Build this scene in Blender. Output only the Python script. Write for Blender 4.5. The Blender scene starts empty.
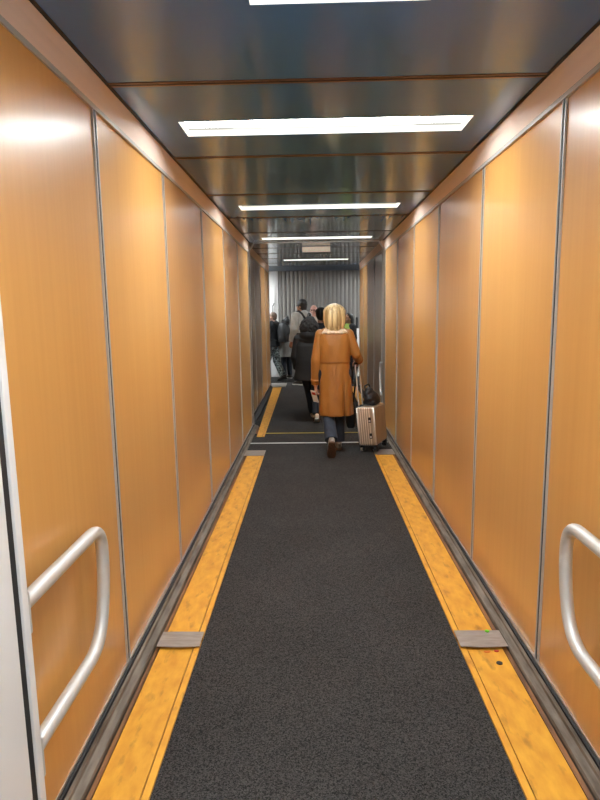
import bpy, bmesh, math, random
from mathutils import Vector, Matrix, noise
random.seed(7)
C = bpy.context.collection
V = Vector
PI = math.pi
R = math.radians

# ------------------------------------------------------------------ camera
CH = 1.58
F = 576.0
fwd = V((12, 88, -F)).normalized()
up_c = -V((56, -3777, -F)).normalized()
up_c = (up_c - fwd * up_c.dot(fwd)).normalized()
rt_c = fwd.cross(up_c)
# rows of tunnel axes in camera space -> camera axes in tunnel space
cam_x = V((rt_c.x, fwd.x, up_c.x))
cam_y = V((rt_c.y, fwd.y, up_c.y))
cam_z = V((rt_c.z, fwd.z, up_c.z))
cam_d = bpy.data.cameras.new('camera')
cam = bpy.data.objects.new('camera', cam_d)
C.objects.link(cam)
M4 = Matrix((cam_x, cam_y, cam_z)).transposed().to_4x4()
M4.translation = V((0, 0, CH))
cam.matrix_world = M4
cam_d.sensor_fit = 'VERTICAL'
cam_d.sensor_height = 24
cam_d.lens = F / 800 * 24
cam_d.clip_start = 0.02
bpy.context.scene.camera = cam

# ------------------------------------------------------------------ materials
def srgb(r, g, b):
    def f(c):
        c /= 255
        return c / 12.92 if c <= .04045 else ((c + .055) / 1.055) ** 2.4
    return (f(r), f(g), f(b), 1)

def mat(name, col, rough=.5, metal=0.0, spec=.5, var=0.0, vscale=(8, 8, 8), col2=None, bump=0.0, bscale=None,
        coat=0.0, emit=None, estr=0.0, ior=None, detail=4, rvar=0.0):
    m = bpy.data.materials.new(name)
    m.use_nodes = True
    nt = m.node_tree
    b = nt.nodes['Principled BSDF']
    b.inputs['Base Color'].default_value = col
    b.inputs['Roughness'].default_value = rough
    b.inputs['Metallic'].default_value = metal
    b.inputs['Specular IOR Level'].default_value = spec
    if ior: b.inputs['IOR'].default_value = ior
    if coat:
        b.inputs['Coat Weight'].default_value = coat
        b.inputs['Coat Roughness'].default_value = .25
    if emit:
        b.inputs['Emission Color'].default_value = emit
        b.inputs['Emission Strength'].default_value = estr
    if var or col2 or bump or rvar:
        tc = nt.nodes.new('ShaderNodeTexCoord')
        mp = nt.nodes.new('ShaderNodeMapping')
        mp.inputs['Scale'].default_value = vscale
        nt.links.new(tc.outputs['Object'], mp.inputs['Vector'])
        nz = nt.nodes.new('ShaderNodeTexNoise')
        nz.inputs['Scale'].default_value = 1
        nz.inputs['Detail'].default_value = detail
        nt.links.new(mp.outputs['Vector'], nz.inputs['Vector'])
        cr = nt.nodes.new('ShaderNodeValToRGB')
        c2 = col2 if col2 else tuple(min(1, c * (1 - var)) for c in col[:3]) + (1,)
        cr.color_ramp.elements[0].position = .33
        cr.color_ramp.elements[1].position = .67
        cr.color_ramp.elements[0].color = c2
        cr.color_ramp.elements[1].color = col
        nt.links.new(nz.outputs['Fac'], cr.inputs['Fac'])
        nt.links.new(cr.outputs['Color'], b.inputs['Base Color'])
        if rvar:
            mr = nt.nodes.new('ShaderNodeMapRange')
            mr.inputs['From Min'].default_value = .3
            mr.inputs['From Max'].default_value = .7
            mr.inputs['To Min'].default_value = rough - rvar
            mr.inputs['To Max'].default_value = rough + rvar
            nt.links.new(nz.outputs['Fac'], mr.inputs['Value'])
            nt.links.new(mr.outputs['Result'], b.inputs['Roughness'])
        if bump:
            src = nz
            if bscale:
                mp2 = nt.nodes.new('ShaderNodeMapping')
                mp2.inputs['Scale'].default_value = bscale
                nt.links.new(tc.outputs['Object'], mp2.inputs['Vector'])
                src = nt.nodes.new('ShaderNodeTexNoise')
                src.inputs['Scale'].default_value = 1
                src.inputs['Detail'].default_value = 5
                nt.links.new(mp2.outputs['Vector'], src.inputs['Vector'])
            bp = nt.nodes.new('ShaderNodeBump')
            bp.inputs['Strength'].default_value = bump
            bp.inputs['Distance'].default_value = .01
            nt.links.new(src.outputs['Fac'], bp.inputs['Height'])
            nt.links.new(bp.outputs['Normal'], b.inputs['Normal'])
    return m

def wood(name, a, b_, rough=.40):
    m = mat(name, a, rough=rough, spec=.5, coat=.7)
    nt = m.node_tree; b = nt.nodes['Principled BSDF']
    b.inputs['Coat Roughness'].default_value = .25
    tc = nt.nodes.new('ShaderNodeTexCoord')
    oi = nt.nodes.new('ShaderNodeObjectInfo')
    ad = nt.nodes.new('ShaderNodeVectorMath'); ad.operation = 'MULTIPLY_ADD'
    nt.links.new(tc.outputs['Object'], ad.inputs[0])
    ad.inputs[1].default_value = (1, 1, 1)
    cb = nt.nodes.new('ShaderNodeCombineXYZ')
    mu = nt.nodes.new('ShaderNodeMath'); mu.operation = 'MULTIPLY'; mu.inputs[1].default_value = 37
    nt.links.new(oi.outputs['Random'], mu.inputs[0])
    nt.links.new(mu.outputs[0], cb.inputs['Y']); nt.links.new(mu.outputs[0], cb.inputs['Z'])
    nt.links.new(cb.outputs[0], ad.inputs[2])
    def nz(sc, det):
        mp = nt.nodes.new('ShaderNodeMapping'); mp.inputs['Scale'].default_value = sc
        nt.links.new(ad.outputs[0], mp.inputs['Vector'])
        n = nt.nodes.new('ShaderNodeTexNoise'); n.inputs['Scale'].default_value = 1; n.inputs['Detail'].default_value = det
        nt.links.new(mp.outputs['Vector'], n.inputs['Vector'])
        return n
    n1 = nz((30, 42, .9), 5); n2 = nz((3, 3.2, .35), 2)
    mx = nt.nodes.new('ShaderNodeMath'); mx.operation = 'MULTIPLY_ADD'
    nt.links.new(n1.outputs['Fac'], mx.inputs[0]); mx.inputs[1].default_value = .55
    m2 = nt.nodes.new('ShaderNodeMath'); m2.operation = 'MULTIPLY'; m2.inputs[1].default_value = .45
    nt.links.new(n2.outputs['Fac'], m2.inputs[0]); nt.links.new(m2.outputs[0], mx.inputs[2])
    cr = nt.nodes.new('ShaderNodeValToRGB')
    cr.color_ramp.elements[0].position = .32; cr.color_ramp.elements[1].position = .68
    cr.color_ramp.elements[0].color = b_; cr.color_ramp.elements[1].color = a
    nt.links.new(mx.outputs[0], cr.inputs['Fac'])
    nt.links.new(cr.outputs['Color'], b.inputs['Base Color'])
    return m

WOODS = [wood('wood_laminate', (.68, .345, .098, 1), (.62, .302, .079, 1)),
         wood('wood_laminate_bright', (.70, .362, .108, 1), (.64, .32, .088, 1)),  # bright and dull copies carry each panel's reflections in the wood colour
         wood('wood_laminate_dull', (.65, .335, .112, 1), (.59, .29, .092, 1)),
         wood('wood_laminate_grey', (.40, .245, .13, 1), (.30, .18, .095, 1), .3)]  # dark reflections on the farther panels put into the wood colour
M_ALU = mat('brushed_aluminium', (.72, .70, .67, 1), .32, 1, var=.15, vscale=(30, 30, 3))
M_SEAM = mat('pale_seam_metal', (.52, .50, .47, 1), .45, .25)
M_RAIL = mat('satin_steel_tube', (.66, .65, .62, 1), .42, .45, var=.06, vscale=(20, 20, 20))
M_BLACK = mat('black_rubber', (.012, .012, .013, 1), .55)
M_DARK = mat('dark_gap', (.01, .009, .008, 1), .7)
M_TAUPE = mat('taupe_cornice', (.93, .73, .61, 1), .55, spec=.4, var=.05, vscale=(2, 2, 30))
M_CEIL = mat('dark_navy_gloss_metal', (.080, .20, .45, 1), .12, 0, spec=.5, rvar=.04, vscale=(26, 1.2, 1))
M_COPPER = mat('brown_joint_strip', (.16, .085, .05, 1), .4, .3)
M_WHITE = mat('white_paint', (.78, .76, .74, 1), .45, var=.03, vscale=(3, 3, 3))
M_CREAM = mat('light_housing', (.012, .012, .011, 1), .6, spec=.1, emit=(1, .98, .88, 1), estr=1.5)  # near-black base, the diffuser's light on it is put in as glow
M_RIM = mat('inner_rim_grey', (.01, .01, .01, 1), .6, spec=.1, emit=(1, .98, .86, 1), estr=.60)  # glow stands in for light falling on the rim
M_LIGHT = mat('lit_diffuser', (1, 1, 1, 1), .5, emit=(.89, .96, .99, 1), estr=58)
M_LIGHT_DIM = mat('dim_diffuser', (1, 1, 1, 1), .5, emit=(.95, .97, .95, 1), estr=8)
M_SIGN = mat('cream_sign_face', (.78, .70, .58, 1), .5, emit=(1, .85, .68, 1), estr=.42, col2=(.60, .48, .38, 1), vscale=(40, 1, 60))
M_GUT = mat('worn_grey_metal', (.23, .19, .15, 1), .5, .45, col2=(.085, .065, .045, 1), vscale=(30, 5, 30), bump=.4, detail=8)
M_RUST = mat('rusty_brown_metal', (.34, .14, .04, 1), .6, .1, col2=(.10, .045, .02, 1), vscale=(30, 4, 30), detail=6)
M_PLATE = mat('worn_steel_plate', (.42, .37, .33, 1), .42, .5, var=.25, vscale=(14, 60, 10), detail=6)

def yellow():
    m = mat('worn_yellow_paint', (.70, .33, .035, 1), .45)
    nt = m.node_tree; b = nt.nodes['Principled BSDF']
    tc = nt.nodes.new('ShaderNodeTexCoord')
    def nz(sc, det, lo, hi):
        mp = nt.nodes.new('ShaderNodeMapping'); mp.inputs['Scale'].default_value = sc
        nt.links.new(tc.outputs['Object'], mp.inputs['Vector'])
        n = nt.nodes.new('ShaderNodeTexNoise'); n.inputs['Scale'].default_value = 1; n.inputs['Detail'].default_value = det
        nt.links.new(mp.outputs['Vector'], n.inputs['Vector'])
        r = nt.nodes.new('ShaderNodeMapRange'); r.inputs['From Min'].default_value = lo; r.inputs['From Max'].default_value = hi
        nt.links.new(n.outputs['Fac'], r.inputs['Value'])
        return r
    tone = nz((22, 9, 1), 5, .3, .7)
    cr = nt.nodes.new('ShaderNodeValToRGB')
    cr.color_ramp.elements[0].color = (.62, .27, .026, 1); cr.color_ramp.elements[1].color = (.80, .41, .045, 1)
    nt.links.new(tone.outputs[0], cr.inputs['Fac'])
    dirt = nz((24, 9, 1), 8, .57, .76)
    mx = nt.nodes.new('ShaderNodeMix'); mx.data_type = 'RGBA'
    sc = nt.nodes.new('ShaderNodeMath'); sc.operation = 'MULTIPLY'; sc.inputs[1].default_value = .7
    nt.links.new(dirt.outputs[0], sc.inputs[0])
    nt.links.new(sc.outputs[0], mx.inputs['Factor'])
    nt.links.new(cr.outputs['Color'], mx.inputs['A']); mx.inputs['B'].default_value = (.20, .085, .018, 1)
    nt.links.new(mx.outputs['Result'], b.inputs['Base Color'])
    return m
M_YEL = yellow()

def carpet():
    m = mat('charcoal_carpet', (.03, .031, .036, 1), .95, spec=.15)
    nt = m.node_tree; b = nt.nodes['Principled BSDF']
    tc = nt.nodes.new('ShaderNodeTexCoord')
    def nz(s, det):
        n = nt.nodes.new('ShaderNodeTexNoise'); n.inputs['Scale'].default_value = s; n.inputs['Detail'].default_value = det
        nt.links.new(tc.outputs['Object'], n.inputs['Vector']); return n
    n1 = nz(210, 5); n2 = nz(2.2, 3)
    vo = nt.nodes.new('ShaderNodeTexVoronoi'); vo.inputs['Scale'].default_value = 235
    nt.links.new(tc.outputs['Object'], vo.inputs['Vector'])
    sp = nt.nodes.new('ShaderNodeSeparateColor'); nt.links.new(vo.outputs['Color'], sp.inputs['Color'])
    n3 = nz(420, 2)
    ma = nt.nodes.new('ShaderNodeMath'); ma.operation = 'MULTIPLY_ADD'; ma.inputs[1].default_value = .55
    mb_ = nt.nodes.new('ShaderNodeMath'); mb_.operation = 'MULTIPLY'; mb_.inputs[1].default_value = .45
    nt.links.new(n3.outputs['Fac'], mb_.inputs[0])
    nt.links.new(sp.outputs['Red'], ma.inputs[0]); nt.links.new(mb_.outputs[0], ma.inputs[2])
    cr = nt.nodes.new('ShaderNodeValToRGB')
    e = cr.color_ramp.elements
    e[0].position = .22; e[0].color = (.010, .0098, .0098, 1)
    e[1].position = .86; e[1].color = (.082, .077, .074, 1)
    nt.links.new(ma.outputs[0], cr.inputs['Fac'])
    hs = nt.nodes.new('ShaderNodeHueSaturation')
    mr = nt.nodes.new('ShaderNodeMapRange'); mr.inputs['From Min'].default_value = .3; mr.inputs['From Max'].default_value = .7
    mr.inputs['To Min'].default_value = .9; mr.inputs['To Max'].default_value = 1.1
    nt.links.new(n2.outputs['Fac'], mr.inputs['Value']); nt.links.new(mr.outputs[0], hs.inputs['Value'])
    nt.links.new(cr.outputs['Color'], hs.inputs['Color'])
    nt.links.new(hs.outputs['Color'], b.inputs['Base Color'])
    bp = nt.nodes.new('ShaderNodeBump'); bp.inputs['Strength'].default_value = .5; bp.inputs['Distance'].default_value = .004
    nt.links.new(n1.outputs['Fac'], bp.inputs['Height']); nt.links.new(bp.outputs['Normal'], b.inputs['Normal'])
    return m
M_CARPET = carpet()
M_BELLOWS = mat('grey_bellows_fabric', (.235, .215, .20, 1), .38, .2, spec=.5, var=.22, vscale=(9, 1, .5))
M_HEADER = mat('dark_blue_header', (.05, .07, .105, 1), .5)
M_LINE_W = mat('white_floor_line', (.62, .64, .62, 1), .5)
M_LINE_Y = mat('yellow_floor_line', (.42, .33, .03, 1), .5)

# people materials
M_SKIN = mat('skin_light', (.58, .33, .24, 1), .5, var=.1, vscale=(30, 30, 30))
M_SKIN_PINK = mat('skin_pink', (.62, .32, .25, 1), .5, var=.1, vscale=(30, 30, 30))
M_SKIN_TAN = mat('skin_tan', (.36, .19, .12, 1), .5, var=.1, vscale=(30, 30, 30))
M_EYE = mat('dark_eye', (.02, .015, .012, 1), .2)
M_BLOND = mat('blond_hair', (.86, .66, .35, 1), .42, col2=(.30, .185, .07, 1), vscale=(42, 42, 3), bump=.5)
M_HAIR_DK = mat('black_hair', (.014, .012, .012, 1), .5, col2=(.006, .006, .007, 1), vscale=(80, 80, 8), bump=.4)
M_HAIR_BR = mat('short_brown_hair', (.14, .08, .05, 1), .6, var=.4, vscale=(90, 90, 40))
M_LEATHER = mat('tan_leather', (.40, .165, .036, 1), .40, spec=.5, col2=(.29, .112, .021, 1), vscale=(7, 7, 3), bump=.7,
                bscale=(26, 26, 10))
M_LEATHER_DK = mat('dark_tan_stitching', (.27, .105, .021, 1), .5)
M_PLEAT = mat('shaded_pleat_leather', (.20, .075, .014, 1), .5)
M_SHEARLING = mat('cream_shearling', (.74, .58, .40, 1), .8, var=.3, vscale=(90, 90, 90), bump=.6)
M_DENIM = mat('dark_blue_denim', (.035, .048, .078, 1), .8, var=.45, vscale=(14, 14, 5))
M_DENIM_BK = mat('black_navy_denim', (.012, .016, .026, 1), .85, var=.4, vscale=(14, 14, 5))
M_SHOE = mat('dark_sneaker_upper', (.05, .04, .035, 1), .6)
M_SOLE_BR = mat('brown_rubber_sole', (.12, .06, .03, 1), .6, var=.4, vscale=(60, 60, 60))
M_SOLE_W = mat('white_rubber_sole', (.70, .66, .60, 1), .55)
M_SHOE_GR = mat('grey_sneaker_upper', (.34, .31, .28, 1), .6, var=.5, vscale=(40, 40, 40))
M_SHOE_BG = mat('beige_shoe_upper', (.55, .43, .33, 1), .6)
M_PUFF = mat('black_padded_coat', (.009, .0092, .010, 1), .8, var=.4, vscale=(10, 10, 24), bump=.4)
M_FUR = mat('black_fur_trim', (.016, .013, .012, 1), .9, var=.5, vscale=(60, 60, 60), bump=1)
M_GREYHOOD = mat('grey_jersey', (.42, .415, .39, 1), .85, var=.28, vscale=(12, 12, 7), bump=.4)
M_GREYCOAT = mat('grey_wool_coat', (.27, .265, .25, 1), .9, var=.3, vscale=(14, 14, 7))
M_BLKJKT = mat('black_jacket_cloth', (.012, .014, .018, 1), .65, var=.4, vscale=(14, 14, 8))
M_CAMO = mat('speckled_dark_trousers', (.34, .40, .40, 1), .8, col2=(.008, .012, .016, 1), vscale=(30, 30, 30), detail=1)
M_PACK = mat('dark_grey_nylon', (.026, .027, .03, 1), .6, var=.3, vscale=(20, 20, 20))
M_SHIRT = mat('pale_beige_shirt', (.62, .53, .45, 1), .8, var=.1, vscale=(10, 10, 10))
M_HIVIS = mat('lime_high_visibility', (.35, .52, .10, 1), .7)
M_PAPER = mat('white_paper', (.8, .8, .8, 1), .6)
M_RED = mat('red_plastic', (.55, .05, .03, 1), .5)
M_GREEN = mat('lime_green_plastic', (.20, .70, .04, 1), .5)
M_ORANGE = mat('orange_wrapper', (.75, .22, .03, 1), .5)
M_CASE = mat('champagne_metal_shell', (.52, .42, .315, 1), .34, .6, var=.15, vscale=(10, 10, 3))
M_CASE_RIB = mat('light_case_rib', (.80, .70, .58, 1), .35, .35)  # lit tone of the ribs put into their colour against the shell
M_CASE_EDGE = mat('polished_case_frame', (.80, .77, .72, 1), .28, .5)
M_TANSTRAP = mat('tan_leather_strap', (.50, .23, .06, 1), .5)
M_BAG = mat('black_leather_bag', (.009, .009, .010, 1), .55, bump=.5, bscale=(14, 14, 14))

# ------------------------------------------------------------------ mesh builder
class MB:
    def __init__(s): s.v = []; s.f = []
    def _add(s, vs, fs):
        n = len(s.v); s.v += [V(p) for p in vs]; s.f += [tuple(i + n for i in f) for f in fs]
        return s
    def loft(s, rings, caps=True, closed=True):
        k = len(rings[0]); vs = [p for r in rings for p in r]; fs = []
        for i in range(len(rings) - 1):
            for j in range(k if closed else k - 1):
                a = i * k + j; b = i * k + (j + 1) % k
                fs.append((a, b, b + k, a + k))
        if caps and closed:
            fs.append(tuple(range(k - 1, -1, -1)))
            fs.append(tuple(range((len(rings) - 1) * k, len(rings) * k)))
        return s._add(vs, fs)
    def box(s, x0, x1, y0, y1, z0, z1, bev=0.0):
        if bev <= 0:
            vs = [(x, y, z) for z in (z0, z1) for y in (y0, y1) for x in (x0, x1)]
            return s._add(vs, [(0, 2, 3, 1), (4, 5, 7, 6), (0, 1, 5, 4), (2, 6, 7, 3), (0, 4, 6, 2), (1, 3, 7, 5)])
        bm = bmesh.new(); bmesh.ops.create_cube(bm, size=1)
        for v in bm.verts:
            v.co = V(((x0 + x1) / 2 + v.co.x * (x1 - x0), (y0 + y1) / 2 + v.co.y * (y1 - y0), (z0 + z1) / 2 + v.co.z * (z1 - z0)))
        bmesh.ops.bevel(bm, geom=bm.edges[:], offset=bev, segments=3, affect='EDGES', profile=.5)
        bm.verts.index_update()
        s._add([v.co.copy() for v in bm.verts], [tuple(v.index for v in f.verts) for f in bm.faces]); bm.free()
        return s
    def ell(s, c, r, rot=None, u=20, w=12):
        c = V(c); vs = []; fs = []
        for i in range(1, w):
            a = PI * i / w
            for j in range(u):
                b = 2 * PI * j / u
                p = V((r[0] * math.sin(a) * math.cos(b), r[1] * math.sin(a) * math.sin(b), r[2] * math.cos(a)))
                vs.append(c + (rot @ p if rot else p))
        top = V((0, 0, r[2])); bot = -top
        if rot: top = rot @ top; bot = rot @ bot
        vs += [c + top, c + bot]; T = len(vs) - 2
        for i in range(w - 2):
            for j in range(u):
                a = i * u + j; b = i * u + (j + 1) % u
                fs.append((a, a + u, b + u, b))
        for j in range(u):
            fs.append((T, j, (j + 1) % u)); fs.append((T + 1, (w - 2) * u + (j + 1) % u, (w - 2) * u + j))
        return s._add(vs, fs)
    def cap(s, p0, r0, p1, r1, u=14):
        p0 = V(p0); p1 = V(p1); d = p1 - p0
        if d.length < 1e-6: return s.ell(p0, (r0,) * 3)
        d.normalize(); a = d.orthogonal().normalized(); b = d.cross(a); rings = []
        for t in (-.98, -.85, -.6, -.3, 0):
            q = math.sqrt(1 - t * t)
            rings.append([p0 + d * r0 * t + (a * math.cos(x) + b * math.sin(x)) * r0 * q for x in [2 * PI * j / u for j in range(u)]])
        for t in (0, .3, .6, .85, .98):
            q = math.sqrt(1 - t * t)
            rings.append([p1 + d * r1 * t + (a * math.cos(x) + b * math.sin(x)) * r1 * q for x in [2 * PI * j / u for j in range(u)]])
        return s.loft(rings)
    def tube(s, pts, r, u=14, caps=True):
        pts = [V(p) for p in pts]; n = len(pts)
        rr = r if isinstance(r, (list, tuple)) else [r] * n
        t0 = (pts[1] - pts[0]).normalized(); a = t0.orthogonal().normalized(); rings = []
        for i, p in enumerate(pts):
            t = ((pts[min(i + 1, n - 1)] - p).normalized() + (p - pts[max(i - 1, 0)]).normalized()).normalized()
            a = (a - t * a.dot(t)).normalized(); b = t.cross(a)
            rings.append([p + (a * math.cos(x) + b * math.sin(x)) * rr[i] for x in [2 * PI * j / u for j in range(u)]])
        return s.loft(rings, caps)
    def prism(s, prof, y0, y1):
        """closed (x,z) profile extruded along Y"""
        return s.loft([[V((x, y0, z)) for x, z in prof], [V((x, y1, z)) for x, z in prof]])
    def xform(s, m):
        s.v = [m @ p for p in s.v]; return s
    def build(s, name, material, parent=None, smooth=False, voxel=0, smooth_it=0, subsurf=0, angle=None):
        me = bpy.data.meshes.new(name); me.from_pydata([tuple(p) for p in s.v], [], s.f); me.update()
        bm = bmesh.new(); bm.from_mesh(me); bmesh.ops.recalc_face_normals(bm, faces=bm.faces[:]); bm.to_mesh(me); bm.free()
        o = bpy.data.objects.new(name, me); C.objects.link(o)
        if voxel:
            m = o.modifiers.new('r', 'REMESH'); m.mode = 'VOXEL'; m.voxel_size = voxel
            if smooth_it:
                q = o.modifiers.new('s', 'SMOOTH'); q.iterations = smooth_it; q.factor = .5
        if subsurf:
            q = o.modifiers.new('u', 'SUBSURF'); q.levels = q.render_levels = subsurf
        if voxel or subsurf:
            dg = bpy.context.evaluated_depsgraph_get(); dg.update()
            nm = bpy.data.meshes.new_from_object(o.evaluated_get(dg)); o.modifiers.clear()
            o.data = nm; bpy.data.meshes.remove(me); nm.name = name; me = nm
        me.materials.clear(); me.materials.append(material)
        if smooth or voxel or subsurf:
            me.polygons.foreach_set('use_smooth', [True] * len(me.polygons))
            if angle: me.set_sharp_from_angle(angle=R(angle))
        if parent: o.parent = parent
        return o

def empty(name, loc=(0, 0, 0), rz=0, label=None, cat=None, group=None):
    o = bpy.data.objects.new(name, None); C.objects.link(o)
    o.empty_display_size = .1
    o.location = loc; o.rotation_euler = (0, 0, rz)
    if label: tag(o, label, cat, group)
    return o
def tag(o, label=None, cat=None, group=None, kind=None):
    if label: o['label'] = label
    if cat: o['category'] = cat
    if group: o['group'] = group
    if kind: o['kind'] = kind
    return o

# ------------------------------------------------------------------ setting: tunnel dimensions
XL, XR = -.84, .975
ZC = 2.515
X2L, X2R, ZC2 = -.92, 1.0, 2.565
Y2L, Y2R = 12.6, 12.3
YB = 14.2
Y_BACK = -2.6

# floor
fl = MB().box(-3.2, 3.2, Y_BACK - .2, 15.0, -.16, -.05).build('floor', M_DARK)
tag(fl, 'dark sub floor beneath the carpet and gutters', 'floor', kind='structure')
MB().box(-.553, .68, Y_BACK, 6.86, -.05, 0).build('carpet', M_CARPET, fl)
MB().box(-.78, .90, 6.48, 6.86, -.05, -.001).build('carpet', M_CARPET, fl)
MB().box(-.78, .92, 6.895, 7.445, -.05, 0).build('carpet', M_CARPET, fl)
MB()._add([(-.64, 7.48, 0), (.79, 7.48, 0), (.79, 12.2, 0), (-.665, 12.2, 0), (-.64, 7.48, -.05), (.79, 7.48, -.05), (.79, 12.2, -.05), (-.665, 12.2, -.05)],
          [(0, 1, 2, 3), (7, 6, 5, 4), (0, 4, 5, 1), (1, 5, 6, 2), (2, 6, 7, 3), (3, 7, 4, 0)]).build('carpet', M_CARPET, fl)
MB().box(-3.0, 3.0, 12.9, 14.7, -.05, .0).build('cabin_mat', M_CARPET, fl)
MB().box(-.58, 3.0, 12.2, 12.9, -.05, .0).build('cabin_mat', M_CARPET, fl)
MB().box(-.82, .93, 6.86, 6.895, -.05, .004).build('threshold_line', M_LINE_W, fl)
MB().box(-.64, .86, 7.445, 7.48, -.05, .003).build('threshold_line', M_LINE_Y, fl)
MB().box(-3.0, -.58, 12.2, 12.9, -.05, .006).build('metal_floor_plate', M_PLATE, fl)
MB().box(-.95, -.78, 6.86, 8.4, -.05, -.012).build('carpet', M_CARPET, fl)

# yellow kerb strips
ntrim = [0]
def trim_name():
    ntrim[0] += 1
    return 'trim_%d' % ntrim[0]
def strip(side, y0, y1, xi, xo, label, xi1=None, xo1=None):
    """xi inner edge by the carpet, xo outer edge by the gutter"""
    xi1 = xi if xi1 is None else xi1; xo1 = xo if xo1 is None else xo1
    sg = -1 if side == 'left' else 1
    def bar(a0, b0, a1, b1, z, m, name, par=None):
        mb = MB()
        mb.loft([[V((a0, y0, -.05)), V((b0, y0, -.05)), V((b0, y0, z)), V((a0, y0, z))],
                 [V((a1, y1, -.05)), V((b1, y1, -.05)), V((b1, y1, z)), V((a1, y1, z))]])
        return mb.build(name, m, par)
    w = .026
    o = bar(xi + sg * (w + .006), xo, xi1 + sg * (w + .006), xo1, .006, M_YEL, trim_name())
    tag(o, label, 'floor edging', kind='structure')
    bar(xi, xi + sg * w, xi1, xi1 + sg * w, .009, M_YEL, 'edge_bead', o)
    bar(xi + sg * w, xi + sg * (w + .006), xi1 + sg * w, xi1 + sg * (w + .006), -.004, M_RUST, 'groove', o)
    return o
strip('left', Y_BACK, 2.575, -.553, -.742, 'worn yellow floor strip along left gutter, nearest length')
strip('left', 2.605, 6.25, -.553, -.742, 'worn yellow floor strip on left between the two metal plates')
strip('left', 7.24, 12.17, -.63, -.73, 'yellow floor strip on left in the farther tunnel', -.665, -.85)
sr = strip('right', Y_BACK, 2.575, .68, .875, 'scuffed yellow floor strip along right gutter, nearest length')
strip('right', 2.605, 6.25, .68, .875, 'scuffed yellow floor strip on right between plate and suitcase')
strip('right', 7.24, 12.17, .80, .92, 'yellow floor strip on right in the farther tunnel')
MB().loft([[V((.825 + .014 * math.cos(a), 2.40 + .013 * math.sin(a), z)) for a in [2 * PI * i / 20 for i in range(20)]] for z in (.005, .009)]).build('bolt_head', M_BLACK, sr)

# gutters
def gutter(side, y0, y1, xw, xs, label):
    sg = -1 if side == 'left' else 1
    w = abs(xw - xs)
    P = lambda d: xw - sg * d          # distance d from the wall toward the centre
    root = MB().prism([(P(0), -.05), (P(w), -.05), (P(w), -.03), (P(0), -.03)], y0, y1).build(trim_name(), M_DARK)
    tag(root, label, 'gutter', kind='structure')
    MB().prism([(P(.0), -.03), (P(.016), -.03), (P(.014), .034), (P(.0), .036)], y0, y1).build('rubber_seal', M_BLACK, root)
    MB().prism([(P(.018), -.03), (P(.070), -.03), (P(.070), .004), (P(.064), .012), (P(.036), .020), (P(.031), .028), (P(.018), .029)], y0, y1).build('metal_channel', M_GUT, root)
    MB().prism([(P(.072), -.03), (P(w - .012), -.03), (P(w - .012), -.010), (P(.074), -.002)], y0, y1).build('rusty_ledge', M_RUST, root)
    return root
gutter('left', Y_BACK, 7.95, XL, -.742, 'worn grey metal gutter at foot of the left wall')
gutter('right', Y_BACK, 7.95, XR, .875, 'worn grey metal gutter at foot of the right wall')
def base2(xw, sg, y0, y1, label):
    o = MB().prism([(xw, -.05), (xw - sg * .075, -.05), (xw - sg * .075, .0), (xw - sg * .02, .012), (xw - sg * .01, .035), (xw, .035)], y0, y1).build(trim_name(), M_BLACK)
    tag(o, label, 'baseboard', kind='structure')
base2(X2L, -1, 8.0, Y2L - .25, 'black skirting at foot of farther left wall')
base2(X2R, 1, 8.0, Y2R - .25, 'black skirting at foot of farther right wall')

# walls
def wall(name, x, sg, seams, zb, zt, zc, label, woods, yend):
    y0, y1 = seams[0], seams[-1]
    back = MB().box(min(x + sg * .012, x + sg * .06), max(x + sg * .012, x + sg * .06), y0, yend, -.05, zc + .06).build(name, M_DARK)
    tag(back, label, 'wall', kind='structure')
    for i in range(len(seams) - 1):
        a, b = seams[i] + .004, seams[i + 1] - .004
        bow = .004 * (1 if i % 2 else -1)
        tilt = (.004, -.003, .003, -.004)[i % 4]
        n = 12; rings = []
        for k in range(n + 1):
            t = k / n; y = a + (b - a) * t
            dx = bow * (1 - (2 * t - 1) ** 2) + tilt * (t - .5)
            xi = x + sg * (.005 + dx)
            rings.append([V((xi, y, zb)), V((xi, y, zt)), V((x + sg * .02, y, zt)), V((x + sg * .02, y, zb))])
        MB().loft(rings).build('wall_panel', woods[i % len(woods)], back, smooth=True, angle=40)
    for y in seams[1:]:
        st = MB()
        for q in (-.018, .010):
            st.box(min(x - sg * .0015, x + sg * .02), max(x - sg * .0015, x + sg * .02), y + q, y + q + .008, zb, zt)
        st = st.build('seam_strip', M_SEAM, back)
        MB().box(min(x + sg * .0015, x + sg * .02), max(x + sg * .0015, x + sg * .02), y - .010, y + .010, zb, zt).build('seam_gap', M_BLACK, st)
    # bottom lip
    MB().box(min(x - sg * .004, x + sg * .012), max(x - sg * .004, x + sg * .012), y0, yend, zb - .008, zb).build('bottom_lip', M_ALU, back)
    # cornice with trim
    MB().box(min(x - sg * .006, x + sg * .02), max(x - sg * .006, x + sg * .02), y0, yend, zt, zt + .018).build('cornice_trim', M_SEAM, back)
    MB().prism([(x + sg * .001, zt + .018), (x + sg * .03, zt + .018), (x + sg * .03, zc), (x - sg * .006, zc), (x - sg * .006, zc - .012), (x - sg * .002, zc - .05)], y0, yend).build('cornice', M_TAUPE, back)
    MB().box(min(x + sg * .0, x + sg * .02), max(x + sg * .0, x + sg * .02), y0, yend, zt + .013, zt + .024).build('cornice_shadow_gap', M_BLACK, back)
    return back
W = WOODS
seams = [1.28, 2.37, 3.42, 4.57, 5.65, 6.72, 7.80]
wall('wall_left', XL, -1, seams, .045, 2.37, ZC, 'orange wood panelled left wall of the near tunnel', [W[0], W[1], W[2], W[0], W[2], W[1]], 7.95)
wall('wall_right', XR, 1, seams, .045, 2.37, ZC, 'orange wood panelled right wall of the near tunnel', [W[0], W[1], W[2], W[0], W[2], W[1]], 7.95)
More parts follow.
